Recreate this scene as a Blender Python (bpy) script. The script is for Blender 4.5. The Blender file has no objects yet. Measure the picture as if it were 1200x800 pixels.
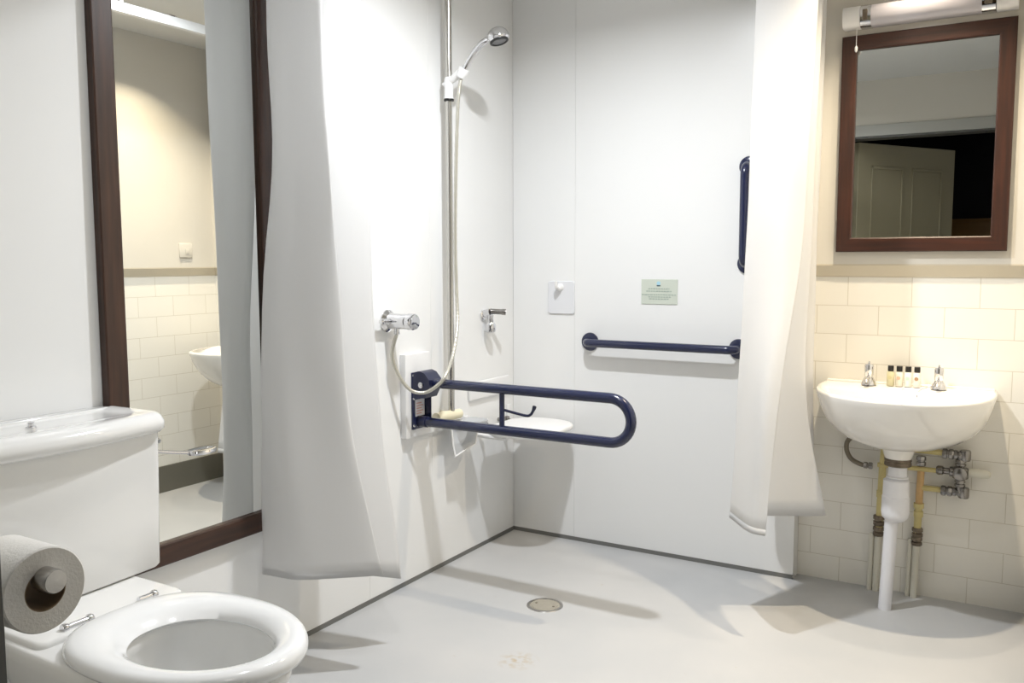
import bpy, bmesh, math, random
from mathutils import Vector, Matrix
random.seed(7)
C = bpy.context.scene.collection
PI = math.pi
V = Vector

# ------------------------------------------------------------------ camera
F = 1026.75
YAW, PITCH, ROLL = math.radians(30.67), math.radians(5.303), math.radians(-0.136)
CAM = V((1.9487, -3.2971, 1.2))
fwd = V((-math.sin(YAW)*math.cos(PITCH), math.cos(YAW)*math.cos(PITCH), -math.sin(PITCH)))
r0 = V((math.cos(YAW), math.sin(YAW), 0)); u0 = r0.cross(fwd)
rt = r0*math.cos(ROLL) + u0*math.sin(ROLL); up = -r0*math.sin(ROLL) + u0*math.cos(ROLL)
cd = bpy.data.cameras.new('camera'); cam = bpy.data.objects.new('camera', cd); C.objects.link(cam)
M = Matrix((rt, up, -fwd)).transposed().to_4x4(); M.translation = CAM
cam.matrix_world = M
cd.sensor_fit = 'HORIZONTAL'; cd.sensor_width = 36; cd.lens = F*36/1200
cd.clip_start = 0.02
cd.dof.use_dof = False
bpy.context.scene.camera = cam

def at(px, py, ax, v):
    """world point seen at pixel (px,py) of the 1200x800 photo on the plane axis ax = v"""
    d = M.to_3x3() @ V((px-600, 400-py, -F))
    t = (v - CAM[ax]) / d[ax]
    return CAM + d*t

# ------------------------------------------------------------------ materials
def lin(c):
    return tuple(((x/12.92) if x <= 0.04045 else ((x+0.055)/1.055)**2.4) for x in c)
def mat(name, col, rough=0.5, metal=0.0, spec=0.5, bump=None, var=None, coat=0, trans=0, sss=0, alpha=None):
    m = bpy.data.materials.new(name); m.use_nodes = True
    nt = m.node_tree; b = nt.nodes['Principled BSDF']
    b.inputs['Base Color'].default_value = (*lin(col), 1)
    b.inputs['Roughness'].default_value = rough
    b.inputs['Metallic'].default_value = metal
    b.inputs['Specular IOR Level'].default_value = spec
    b.inputs['Coat Weight'].default_value = coat
    b.inputs['Coat Roughness'].default_value = 0.05
    b.inputs['Transmission Weight'].default_value = trans
    tc = nt.nodes.new('ShaderNodeTexCoord')
    if var:
        sc, amt = var
        n = nt.nodes.new('ShaderNodeTexNoise'); n.inputs['Scale'].default_value = sc; n.inputs['Detail'].default_value = 5
        nt.links.new(tc.outputs['Object'], n.inputs['Vector'])
        mp = nt.nodes.new('ShaderNodeMapRange'); mp.inputs['From Min'].default_value = .3; mp.inputs['From Max'].default_value = .7
        mp.inputs['To Min'].default_value = 1-amt; mp.inputs['To Max'].default_value = 1+amt
        nt.links.new(n.outputs['Fac'], mp.inputs['Value'])
        mx = nt.nodes.new('ShaderNodeVectorMath'); mx.operation = 'SCALE'
        mx.inputs[0].default_value = lin(col)
        nt.links.new(mp.outputs[0], mx.inputs['Scale'])
        nt.links.new(mx.outputs[0], b.inputs['Base Color'])
    if bump:
        sc, st = bump
        n = nt.nodes.new('ShaderNodeTexNoise'); n.inputs['Scale'].default_value = sc; n.inputs['Detail'].default_value = 3
        nt.links.new(tc.outputs['Object'], n.inputs['Vector'])
        bp = nt.nodes.new('ShaderNodeBump'); bp.inputs['Strength'].default_value = st; bp.inputs['Distance'].default_value = .002
        nt.links.new(n.outputs['Fac'], bp.inputs['Height']); nt.links.new(bp.outputs[0], b.inputs['Normal'])
    return m

PANEL = mat('white_shower_panel', (.915, .917, .915), .28, spec=.35, var=(2.0, .008))
PAINT = mat('cream_paint', (.835, .82, .785), .6, bump=(60, .15), var=(1.5, .01))
CEIL = mat('ceiling_paint', (.87, .87, .86), .8, bump=(60, .15))
BANDM = mat('beige_dado_band', (.80, .765, .69), .5)
PORC = mat('white_porcelain', (.925, .925, .92), .12, spec=.6, coat=.6)
BASINM = mat('cream_white_porcelain', (.93, .92, .90), .1, spec=.6, coat=.6)
SEATP = mat('glossy_white_seat_plastic', (.945, .95, .955), .12, coat=.6)
CHROME = mat('chrome', (.86, .86, .87), .08, 1.0)
STEEL = mat('brushed_steel', (.74, .73, .72), .28, 1.0, bump=(200, .1))
SATIN = mat('satin_rail_metal', (.80, .79, .77), .22, 1.0)
DCHROME = mat('dull_chrome_fitting', (.58, .57, .56), .25, 1.0, bump=(90, .3))
NAVY = mat('navy_powder_coat', (.115, .14, .26), .22, spec=.5, coat=.3)
NAVYM = mat('dark_navy_moulding', (.11, .13, .24), .3)
WHITEPL = mat('white_plastic', (.92, .92, .92), .3)
GREYPL = mat('pale_grey_plastic', (.875, .88, .895), .25)
OFFPL = mat('off_white_plastic', (.90, .90, .90), .35)
CREAMPL = mat('cream_plastic', (.90, .87, .76), .35)
CLEARPL = mat('frosted_plastic', (.80, .81, .82), .25, trans=.3)
BLACK = mat('black_rubber', (.05, .05, .05), .4)
GREYF = mat('grey_spray_face', (.45, .45, .46), .35)
PAPER = mat('toilet_tissue', (.88, .87, .85), .9, bump=(220, .5), var=(20, .02))
CARD = mat('brown_cardboard', (.50, .42, .32), .8)
CREAMPIPE = mat('yellowed_cream_pipe_paint', (.80, .745, .52), .45, var=(25, .05))
ORANGEPIPE = mat('flaking_copper_cream_pipe', (.80, .66, .46), .45, var=(40, .09))
WPIPE = mat('white_painted_pipe', (.85, .84, .79), .4)
WASTEPL = mat('white_waste_plastic', (.90, .90, .915), .35)
DIRTMET = mat('grimy_metal_nut', (.46, .42, .37), .4, .8, var=(80, .2))
FLEX = mat('braided_flexible_hose', (.50, .47, .42), .4, .8, bump=(500, .8))
DARKGREY = mat('dark_grey_frame_paint', (.33, .33, .32), .45)
GREYTRIM = mat('grey_foot_strip', (.44, .44, .43), .6)
SKIRT = mat('olive_grey_skirting', (.42, .41, .37), .5)
DOORM = mat('beige_door_paint', (.62, .59, .49), .5)
ARCHM = mat('pale_architrave_paint', (.68, .68, .66), .45)
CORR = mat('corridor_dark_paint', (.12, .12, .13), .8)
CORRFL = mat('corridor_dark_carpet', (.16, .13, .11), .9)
STICK = mat('white_sticker', (.86, .86, .88), .4)
REDINK = mat('faded_red_ink', (.78, .62, .58), .5)
SIGNM = mat('pale_green_sign', (.79, .815, .77), .4)
SIGNTXT = mat('grey_green_sign_print', (.64, .69, .65), .5)
SIGNBLUE = mat('pale_blue_sign_mark', (.66, .82, .88), .5)
SIGNDARK = mat('dark_blue_sign_mark', (.20, .30, .36), .5)
CAPM = mat('black_bottle_cap', (.05, .045, .04), .35)
GLASS_MIRROR = mat('mirror_glass', (.90, .91, .905), .0, 1.0)
OPAL = mat('translucent_opal_cover', (.74, .73, .755), .35)

def wood(nm, ca, cb):
    m = bpy.data.materials.new(nm); m.use_nodes = True
    nt = m.node_tree; b = nt.nodes['Principled BSDF']
    tc = nt.nodes.new('ShaderNodeTexCoord')
    ramp = nt.nodes.new('ShaderNodeValToRGB')
    ramp.color_ramp.elements[0].position = .3; ramp.color_ramp.elements[0].color = (*lin(ca), 1)
    ramp.color_ramp.elements[1].position = .75; ramp.color_ramp.elements[1].color = (*lin(cb), 1)
    n = nt.nodes.new('ShaderNodeTexNoise'); n.inputs['Scale'].default_value = 1.0; n.inputs['Detail'].default_value = 6
    mp = nt.nodes.new('ShaderNodeMapping'); mp.inputs['Scale'].default_value = (1, 1, 1)
    uv = nt.nodes.new('ShaderNodeUVMap'); uv.uv_map = 'grain'
    mp.inputs['Scale'].default_value = (4, 150, 1)
    nt.links.new(uv.outputs[0], mp.inputs[0]); nt.links.new(mp.outputs[0], n.inputs['Vector'])
    nt.links.new(n.outputs['Fac'], ramp.inputs[0]); nt.links.new(ramp.outputs[0], b.inputs['Base Color'])
    bp = nt.nodes.new('ShaderNodeBump'); bp.inputs['Strength'].default_value = .25; bp.inputs['Distance'].default_value = .001
    nt.links.new(n.outputs['Fac'], bp.inputs['Height']); nt.links.new(bp.outputs[0], b.inputs['Normal'])
    b.inputs['Roughness'].default_value = .4
    return m
WOOD = wood('dark_walnut_wood', (.17, .105, .075), (.29, .185, .135))
WOODR = wood('reddish_mahogany_wood', (.155, .08, .05), (.275, .14, .085))

def tiles():
    m = bpy.data.materials.new('cream_wall_tiles'); m.use_nodes = True
    nt = m.node_tree; b = nt.nodes['Principled BSDF']
    uv = nt.nodes.new('ShaderNodeUVMap'); uv.uv_map = 'tile'
    br = nt.nodes.new('ShaderNodeTexBrick'); br.offset = .5; br.squash = 1
    br.inputs['Scale'].default_value = 1.0
    br.inputs['Color1'].default_value = (*lin((.925, .915, .885)), 1)
    br.inputs['Color2'].default_value = (*lin((.935, .925, .895)), 1)
    br.inputs['Mortar'].default_value = (*lin((.82, .80, .75)), 1)
    br.inputs['Mortar Size'].default_value = .0014
    br.inputs['Mortar Smooth'].default_value = .3
    br.inputs['Brick Width'].default_value = .2125
    br.inputs['Row Height'].default_value = .1045
    nt.links.new(uv.outputs[0], br.inputs['Vector'])
    nt.links.new(br.outputs['Color'], b.inputs['Base Color'])
    bp = nt.nodes.new('ShaderNodeBump'); bp.invert = True; bp.inputs['Strength'].default_value = .35; bp.inputs['Distance'].default_value = .0012
    nt.links.new(br.outputs['Fac'], bp.inputs['Height']); nt.links.new(bp.outputs[0], b.inputs['Normal'])
    b.inputs['Roughness'].default_value = .22; b.inputs['Specular IOR Level'].default_value = .4
    return m
TILE = tiles()

def floor_mat():
    m = bpy.data.materials.new('worn_vinyl_floor'); m.use_nodes = True
    nt = m.node_tree; b = nt.nodes['Principled BSDF']; L = nt.links
    tc = nt.nodes.new('ShaderNodeTexCoord')
    n = nt.nodes.new('ShaderNodeTexNoise'); n.inputs['Scale'].default_value = 2.2; n.inputs['Detail'].default_value = 4
    L.new(tc.outputs['Object'], n.inputs['Vector'])
    r = nt.nodes.new('ShaderNodeValToRGB')
    r.color_ramp.elements[0].position = .35; r.color_ramp.elements[0].color = (*lin((.70, .706, .712)), 1)
    r.color_ramp.elements[1].position = .68; r.color_ramp.elements[1].color = (*lin((.735, .735, .735)), 1)
    L.new(n.outputs['Fac'], r.inputs[0])
    # small brownish stains
    n2 = nt.nodes.new('ShaderNodeTexNoise'); n2.inputs['Scale'].default_value = 9; n2.inputs['Detail'].default_value = 8; n2.inputs['Roughness'].default_value = .7
    L.new(tc.outputs['Object'], n2.inputs['Vector'])
    r2 = nt.nodes.new('ShaderNodeValToRGB'); r2.color_ramp.elements[0].position = .66; r2.color_ramp.elements[0].color = (0, 0, 0, 1)
    r2.color_ramp.elements[1].position = .78; r2.color_ramp.elements[1].color = (1, 1, 1, 1)
    L.new(n2.outputs['Fac'], r2.inputs[0])
    mx = nt.nodes.new('ShaderNodeMix'); mx.data_type = 'RGBA'; mx.inputs['B'].default_value = (*lin((.66, .60, .48)), 1)
    L.new(r2.outputs[0], mx.inputs['Factor']); L.new(r.outputs[0], mx.inputs['A'])
    # one stain of dried dirt in front of the drain
    dist = nt.nodes.new('ShaderNodeVectorMath'); dist.operation = 'DISTANCE'; dist.inputs[1].default_value = STAIN
    L.new(tc.outputs['Object'], dist.inputs[0])
    r3 = nt.nodes.new('ShaderNodeMapRange'); r3.inputs['From Min'].default_value = .0; r3.inputs['From Max'].default_value = .07
    r3.inputs['To Min'].default_value = 1; r3.inputs['To Max'].default_value = 0
    L.new(dist.outputs['Value'], r3.inputs['Value'])
    n3 = nt.nodes.new('ShaderNodeTexNoise'); n3.inputs['Scale'].default_value = 45; n3.inputs['Detail'].default_value = 5
    L.new(tc.outputs['Object'], n3.inputs['Vector'])
    mu = nt.nodes.new('ShaderNodeMath'); mu.operation = 'MULTIPLY'; L.new(r3.outputs[0], mu.inputs[0])
    r4 = nt.nodes.new('ShaderNodeMapRange'); r4.inputs['From Min'].default_value = .45; r4.inputs['From Max'].default_value = .62; r4.inputs['To Max'].default_value = .8
    L.new(n3.outputs['Fac'], r4.inputs['Value']); L.new(r4.outputs[0], mu.inputs[1])
    mx2 = nt.nodes.new('ShaderNodeMix'); mx2.data_type = 'RGBA'; mx2.inputs['B'].default_value = (*lin((.66, .58, .44)), 1)
    L.new(mu.outputs[0], mx2.inputs['Factor']); L.new(mx.outputs['Result'], mx2.inputs['A'])
    L.new(mx2.outputs['Result'], b.inputs['Base Color'])
    b.inputs['Roughness'].default_value = .42; b.inputs['Specular IOR Level'].default_value = .4
    bp = nt.nodes.new('ShaderNodeBump'); bp.inputs['Strength'].default_value = .12; bp.inputs['Distance'].default_value = .002
    n4 = nt.nodes.new('ShaderNodeTexNoise'); n4.inputs['Scale'].default_value = 5; n4.inputs['Detail'].default_value = 3
    L.new(tc.outputs['Object'], n4.inputs['Vector']); L.new(n4.outputs['Fac'], bp.inputs['Height']); L.new(bp.outputs[0], b.inputs['Normal'])
    return m
STAIN = tuple(at(607, 774, 2, 0))
FLOORM = floor_mat()

def fabric():
    m = bpy.data.materials.new('white_polyester_curtain'); m.use_nodes = True
    nt = m.node_tree; L = nt.links
    for n in list(nt.nodes): nt.nodes.remove(n)
    out = nt.nodes.new('ShaderNodeOutputMaterial')
    d = nt.nodes.new('ShaderNodeBsdfPrincipled'); d.inputs['Base Color'].default_value = (*lin((.955, .955, .955)), 1); d.inputs['Roughness'].default_value = .7
    d.inputs['Sheen Weight'].default_value = .1
    t = nt.nodes.new('ShaderNodeBsdfTranslucent'); t.inputs['Color'].default_value = (*lin((.955, .955, .955)), 1)
    mx = nt.nodes.new('ShaderNodeMixShader'); mx.inputs[0].default_value = .62
    L.new(d.outputs[0], mx.inputs[1]); L.new(t.outputs[0], mx.inputs[2]); L.new(mx.outputs[0], out.inputs[0])
    tc = nt.nodes.new('ShaderNodeTexCoord')
    n = nt.nodes.new('ShaderNodeTexNoise'); n.inputs['Scale'].default_value = 6; n.inputs['Detail'].default_value = 4
    L.new(tc.outputs['Object'], n.inputs['Vector'])
    bp = nt.nodes.new('ShaderNodeBump'); bp.inputs['Strength'].default_value = .25; bp.inputs['Distance'].default_value = .01
    L.new(n.outputs['Fac'], bp.inputs['Height']); L.new(bp.outputs[0], d.inputs['Normal'])
    return m
FABRIC = fabric()

def hose_mat():
    m = mat('silver_ribbed_hose', (.80, .79, .75), .3, .75)
    return m
HOSE = hose_mat()

def emit(name, col, s):
    m = bpy.data.materials.new(name); m.use_nodes = True
    b = m.node_tree.nodes['Principled BSDF']
    b.inputs['Emission Color'].default_value = (*col, 1); b.inputs['Emission Strength'].default_value = s
    return m
BULB = emit('glowing_lamp', (1, .93, .80), 6)

def liquid(name, col):
    return mat(name, col, .1, spec=.5, coat=.5)

# ------------------------------------------------------------------ mesh helpers
def box(bm, x0, x1, y0, y1, z0, z1, bev=0, seg=2):
    g = bmesh.ops.create_cube(bm, size=1)
    for v in g['verts']:
        v.co = V(((x0+x1)/2 + v.co.x*(x1-x0), (y0+y1)/2 + v.co.y*(y1-y0), (z0+z1)/2 + v.co.z*(z1-z0)))
    if bev:
        es = list({e for v in g['verts'] for e in v.link_edges})
        bmesh.ops.bevel(bm, geom=es, offset=bev, segments=seg, affect='EDGES', profile=.5)
def loft(bm, rings, caps=(True, True), closed=True):
    vs = [[bm.verts.new(p) for p in r] for r in rings]
    n = len(vs[0])
    for a, b in zip(vs, vs[1:]):
        for i in range(n if closed else n-1):
            j = (i+1) % n
            try: bm.faces.new((a[i], a[j], b[j], b[i]))
            except ValueError: pass
    if caps[0]: bm.faces.new(list(reversed(vs[0])))
    if caps[1]: bm.faces.new(vs[-1])
    return vs
def frame_for(d):
    d = d.normalized(); a = V((0, 0, 1)) if abs(d.z) < .9 else V((1, 0, 0))
    u = d.cross(a).normalized(); return u, d.cross(u).normalized()
def tube(bm, pts, r, seg=16, caps=True, closed=False):
    pts = [V(p) for p in pts]; n = len(pts)
    rs = r if isinstance(r, (list, tuple)) else [r]*n
    rings = []; u = None
    for i, p in enumerate(pts):
        if closed: d = pts[(i+1) % n] - pts[i-1]
        else: d = pts[min(i+1, n-1)] - pts[max(i-1, 0)]
        d.normalize()
        if u is None: u, w = frame_for(d)
        else:
            u = (u - d*u.dot(d)).normalized(); w = d.cross(u)
        rings.append([p + (u*math.cos(2*PI*k/seg) + w*math.sin(2*PI*k/seg))*rs[i] for k in range(seg)])
    if closed: rings.append(rings[0][:]) ; caps = False
    loft(bm, rings, (caps, caps))
    if closed: bmesh.ops.remove_doubles(bm, verts=bm.verts[:], dist=1e-6)
def lathe(bm, prof, o, ax=(0, 0, 1), seg=32, caps=(True, True)):
    o = V(o); d = V(ax).normalized(); u, w = frame_for(d)
    rings = [[o + d*h + (u*math.cos(2*PI*k/seg) + w*math.sin(2*PI*k/seg))*max(rr, 1e-5) for k in range(seg)] for rr, h in prof]
    loft(bm, rings, caps)
def cr(pts, n=8, closed=False):
    """Catmull-Rom through points"""
    P = [V(p) for p in pts]; out = []; m = len(P)
    rng = range(m) if closed else range(m-1)
    for i in rng:
        if closed: p0, p1, p2, p3 = P[i-1], P[i], P[(i+1) % m], P[(i+2) % m]
        else: p0, p1, p2, p3 = P[max(i-1, 0)], P[i], P[i+1], P[min(i+2, m-1)]
        for k in range(n):
            t = k/n
            out.append(.5*((2*p1) + (p2-p0)*t + (2*p0-5*p1+4*p2-p3)*t*t + (3*p1-p0-3*p2+p3)*t**3))
    if not closed: out.append(P[-1])
    return out
def rrect(cx, cy, w, d, r, n=6):
    pts = []
    for (sx, sy, a0) in ((1, 1, 0), (-1, 1, 90), (-1, -1, 180), (1, -1, 270)):
        for k in range(n+1):
            a = math.radians(a0 + 90*k/n)
            pts.append((cx + sx*(w/2-r) + r*math.cos(a), cy + sy*(d/2-r) + r*math.sin(a)))
    return pts
def B(): return bmesh.new()
def wpos(o):
    p = V((0, 0, 0))
    while o is not None: p = p + V(o.location); o = o.parent
    return p
def build(name, bm, m, parent=None, smooth=True, ang=38, origin=None):
    bmesh.ops.recalc_face_normals(bm, faces=bm.faces[:])
    off = wpos(parent) if parent is not None else (V(origin) if origin is not None else V((0, 0, 0)))
    bmesh.ops.translate(bm, verts=bm.verts[:], vec=-off)
    if smooth:
        for f in bm.faces: f.smooth = True
        for e in bm.edges:
            if len(e.link_faces) == 2 and e.calc_face_angle(0) > math.radians(ang): e.smooth = False
    me = bpy.data.meshes.new(name); bm.to_mesh(me); bm.free()
    o = bpy.data.objects.new(name, me); C.objects.link(o); me.materials.append(m)
    if parent is not None: o.parent = parent
    elif origin is not None: o.location = off
    return o
def tag(o, label, cat, group=None):
    o['label'] = label; o['category'] = cat
    if group: o['group'] = group
    return o
def thing(name, label, cat, loc, group=None):
    o = bpy.data.objects.new(name, None); C.objects.link(o); o.location = loc; o.empty_display_size = .1
    return tag(o, label, cat, group)
def struct(name, bm, m, smooth=False, parent=None):
    o = build(name, bm, m, parent, smooth); 
    if parent is None: o['kind'] = 'structure'
    return o
def uvs(o, name, fn):
    me = o.data; l = me.uv_layers.new(name=name); wp = wpos(o)
    for poly in me.polygons:
        for li in poly.loop_indices:
            co = me.vertices[me.loops[li].vertex_index].co + wp
            l.data[li].uv = fn(co, poly.normal)

# ------------------------------------------------------------------ room
W = 1.99; YT = .067; HC = 2.35; YD = -2.71
TOP = 1.137
YU = .040
b = B(); box(b, -.12, W+.12, YD-.12, .2, -.1, 0); struct('floor', b, FLOORM)
b = B(); box(b, -.12, W+.12, YD-.12, .2, HC, HC+.1); struct('ceiling', b, CEIL)
# left wall: white panels butted together with hairline seams
b = B()
box(b, -.12, -.004, YD-.12, .2, 0, HC)
segs = [YD, -2.35, -.99, -.612, 0.0]
for a, c in zip(segs, segs[1:]):
    box(b, -.004, 0, a+.0003, c-.0003, .016, HC, .0004, 1)
struct('wall_left', b, PANEL)
# far wall, panelled part standing proud
b = B()
for a, c in ((0, .30), (.30, 1.222)):
    box(b, a+.0003, c-.0003, 0, YT, .016, HC, .0004, 1)
box(b, 0, 1.2215, .02, .2, 0, HC)
struct('wall_shower', b, PANEL)
# far wall, tiled part
b = B(); box(b, 1.222, W+.12, YT, .2, 0, TOP); tw = struct('wall_back', b, TILE)
uvs(tw, 'tile', lambda c, n: (c.x-1.48+.10625*1 + 2.125, c.z-TOP+.1045*12))
b = B(); box(b, 1.222, W+.12, YU, .2, 1.183, HC); struct('wall_back_upper', b, PAINT)
def band(b, A, Bx):
    loft(b, [[V(p) for p in A], [V(p) for p in Bx]])
sec = [(YU, 1.183), (YU, 1.178), (YT-.003, TOP+.003), (YT-.003, TOP), (.2, TOP), (.2, 1.183)]
b = B(); loft(b, [[(x, y, z) for y, z in sec] for x in (1.222, W+.1)]); struct('trim_1', b, BANDM)
# right wall
b = B(); box(b, W, W+.12, YD, .2, 0, TOP); tw = struct('wall_right', b, TILE)
uvs(tw, 'tile', lambda c, n: (c.y+5, c.z-TOP+.1045*12))
b = B(); box(b, W-.027, W+.12, YD, .2, 1.183, HC); struct('wall_right_upper', b, PAINT)
b = B(); loft(b, [[(W+.0-(YT-y), yy, z) for y, z in sec[:4]] + [(W+.1, yy, TOP), (W+.1, yy, 1.183)] for yy in (YD, .1)]); struct('trim_2', b, BANDM)
b = B(); box(b, W-.008, W, YD, YT-.002, 0, .14, .002, 1); struct('baseboard_right', b, SKIRT)
# thin grey strip along the foot of the panels
b = B(); box(b, 0, .002, YD, 0, 0, .0165); struct('baseboard_left', b, GREYTRIM)
b = B(); box(b, 0, 1.221, -.002, .0, 0, .0165); struct('baseboard_back', b, GREYTRIM)
# door wall
JX = .840
b = B()
box(b, -.12, JX, YD-.12, YD, 0, HC)
box(b, JX, W, YD-.12, YD, 2.0, HC)
struct('wall_front', b, PAINT)
b = B()
box(b, JX-.065, JX, YD, YD+.012, 0, 2.07, .002, 1)
box(b, JX, W-.002, YD, YD+.012, 2.0, 2.07, .002, 1)
struct('trim_3', b, ARCHM)
b = B(); box(b, JX, JX+.012, YD-.12, YD+.004, 0, 2.0); box(b, JX+.012, W-.002, YD-.12, YD+.004, 1.988, 2.0)
struct('trim_4', b, DARKGREY)
# corridor beyond the doorway
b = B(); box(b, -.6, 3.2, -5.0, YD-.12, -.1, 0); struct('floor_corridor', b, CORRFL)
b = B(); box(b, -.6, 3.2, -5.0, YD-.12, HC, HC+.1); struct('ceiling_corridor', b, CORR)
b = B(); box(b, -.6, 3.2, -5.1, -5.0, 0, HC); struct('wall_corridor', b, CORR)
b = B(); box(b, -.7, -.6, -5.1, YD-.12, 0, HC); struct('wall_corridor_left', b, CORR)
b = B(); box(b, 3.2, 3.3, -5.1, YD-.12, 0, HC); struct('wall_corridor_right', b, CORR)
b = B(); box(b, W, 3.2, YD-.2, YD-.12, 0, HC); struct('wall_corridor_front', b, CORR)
# brown panelled cupboard at the end of the corridor (seen in the basin mirror)
BROWNP = mat('brown_wood_panel', (.52, .38, .19), .5, var=(8, .1))
t = thing('wooden_cupboard', 'brown wooden cupboard in the dark corridor, seen only in the basin mirror', 'cupboard', (1.8, -4.8, 0))
b = B(); box(b, .9, 2.6, -4.995, -4.72, 0, 1.56, .004); build('carcass', b, BROWNP, t)
for i in range(4):
    for j in range(3):
        b = B(); box(b, .92+i*.42, 1.32+i*.42, -4.72, -4.70, .05+j*.5, .53+j*.5, .006); build('door', b, BROWNP, t)
# open door leaf
t = thing('door_1', 'beige panelled door swung out into the corridor', 'door', (.90, -2.85, 0)); t['kind'] = 'structure'
del t['label']; del t['category']
hd = V((.54, -.80, 0)).normalized(); nn = V((-hd.y, hd.x, 0))
def leaf(bm, s0, s1, n0, n1, z0, z1, bev=.002):
    bm2 = B(); box(bm2, s0, s1, n0, n1, z0, z1, bev, 1)
    for v in bm2.verts: v.co = V((.91, -2.86, 0)) + hd*v.co.x + nn*v.co.y + V((0, 0, v.co.z))
    me = bpy.data.meshes.new('tmp'); bm2.to_mesh(me); bm2.free(); bm.from_mesh(me); bpy.data.meshes.remove(me)
b = B(); leaf(b, 0, .92, -.02, .02, .008, 1.985)
for s0, s1 in ((.12, .42), (.50, .80)):
    for z0, z1 in ((.25, .95), (1.1, 1.84)):
        for a0, a1, c0, c1 in ((s0, s1, z0, z0+.02), (s0, s1, z1-.02, z1), (s0, s0+.02, z0, z1), (s1-.02, s1, z0, z1)):
            leaf(b, a0, a1, .02, .028, c0, c1)
build('door_leaf', b, DOORM, t)
b = B(); o1 = V((.91, -2.86, 1.0)) + hd*.86
tube(b, [o1+nn*.02, o1+nn*.06, o1+nn*.065-hd*.01, o1+nn*.065-hd*.11], .009, 12); build('handle', b, CHROME, t)

# ------------------------------------------------------------------ ceiling downlights
def downlight(x, y, label, power, col, size=.08, spread=180):
    t = thing('downlight', label, 'ceiling light', (x, y, HC), 'recessed ceiling downlights')
    b = B(); lathe(b, [(.052, 0), (.052, -.004), (.045, -.007), (.036, -.004), (.034, .0)], (x, y, HC), seg=40, caps=(False, False)); build('rim', b, CHROME, t)
    b = B(); lathe(b, [(.001, -.0015), (.034, -.0015)], (x, y, HC), seg=32, caps=(False, False)); build('lamp', b, BULB, t)
    ld = bpy.data.lights.new('downlight_lamp', 'AREA'); ld.shape = 'DISK'; ld.size = size; ld.energy = power; ld.color = col; ld.spread = math.radians(spread)
    lo = bpy.data.objects.new('downlight_lamp', ld); C.objects.link(lo); lo.location = (x, y, HC-.012)
    return t
PW = 1.0
downlight(.81, -1.09, 'round chrome downlight in the ceiling over the shower floor', 26*PW, (.945, .97, 1.0), spread=160)
downlight(1.60, -.50, 'round chrome downlight in the ceiling in front of the basin, glowing in the tall mirror', 10.5*PW, (1.0, .84, .61), spread=112, size=.045)
downlight(1.58, -.15, 'round chrome downlight in the ceiling hard against the basin wall', 1.7*PW, (1.0, .85, .66), spread=74, size=.045)
downlight(.95, -1.95, 'round chrome downlight in the ceiling over the toilet', 4.6*PW, (.98, .99, 1.0), spread=150)

# ------------------------------------------------------------------ framed mirrors
def framed_mirror(name, label, loc, u, w, hgt, fw, depth, nrm, tilt, WOOD):
    """loc: centre bottom point on the wall; u: unit vector along the wall; nrm: out of the wall"""
    t = thing(name, label, 'mirror', loc)
    u = V(u); nrm = V(nrm); zz = V((0, 0, 1)); L0 = V(loc)
    z2 = (zz*math.cos(tilt) + nrm*math.sin(tilt)); n2 = (nrm*math.cos(tilt) - zz*math.sin(tilt))
    back = .004
    def P(a, h, d): return L0 + u*a + z2*h + n2*(d+back)
    # frame: mitred, with a small step to the glass
    prof = [(0, 0), (0, depth*.92), (.004, depth), (fw-.004, depth), (fw, depth*.9), (fw, 0)]
    b = B(); cs = [(-w/2, 0, 1, 1), (w/2, 0, -1, 1), (w/2, hgt, -1, -1), (-w/2, hgt, 1, -1)]
    rings = [[P(a+sa*i, h+sh*i, d) for (i, d) in prof] for a, h, sa, sh in cs]
    uvl = b.loops.layers.uv.new('grain')
    for k in range(4):
        A, D = rings[k], rings[(k+1) % 4]
        ln = (A[0]-D[0]).length
        va = [b.verts.new(p) for p in A]; vb = [b.verts.new(p) for p in D]
        m_ = len(prof)
        for i in range(m_):
            j = (i+1) % m_
            f = b.faces.new((va[i], va[j], vb[j], vb[i]))
            vals = [(0+k*7, i*.02), (0+k*7, (i+1)*.02), (ln+k*7, (i+1)*.02), (ln+k*7, i*.02)]
            for lp, vv in zip(f.loops, vals): lp[uvl].uv = vv
    bmesh.ops.remove_doubles(b, verts=b.verts[:], dist=1e-5)
    build('frame', b, WOOD, t, smooth=False)
    b = B()
    e = fw - .004
    gx, g0, g1 = w/2-e, e, hgt-e
    loft(b, [[P(a, h, dd) for a, h in ((-gx, g0), (gx, g0), (gx, g1), (-gx, g1))] for dd in (.002, depth*.45)])
    build('glass', b, GLASS_MIRROR, t, smooth=False)
    return t
# tall mirror, left wall
framed_mirror('tall_mirror', 'tall dark-wood framed mirror on the left wall behind the toilet cistern', (0, -1.695, .405),
              (0, 1, 0), .572, 1.78, .058, .024, (1, 0, 0), math.radians(-.25), WOOD)
framed_mirror('basin_mirror', 'smaller reddish dark-wood framed mirror on the wall above the basin', (1.604, YU, 1.226),
              (-1, 0, 0), .536, .750, .05, .022, (0, -1, 0), math.radians(-.2), WOODR)

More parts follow.
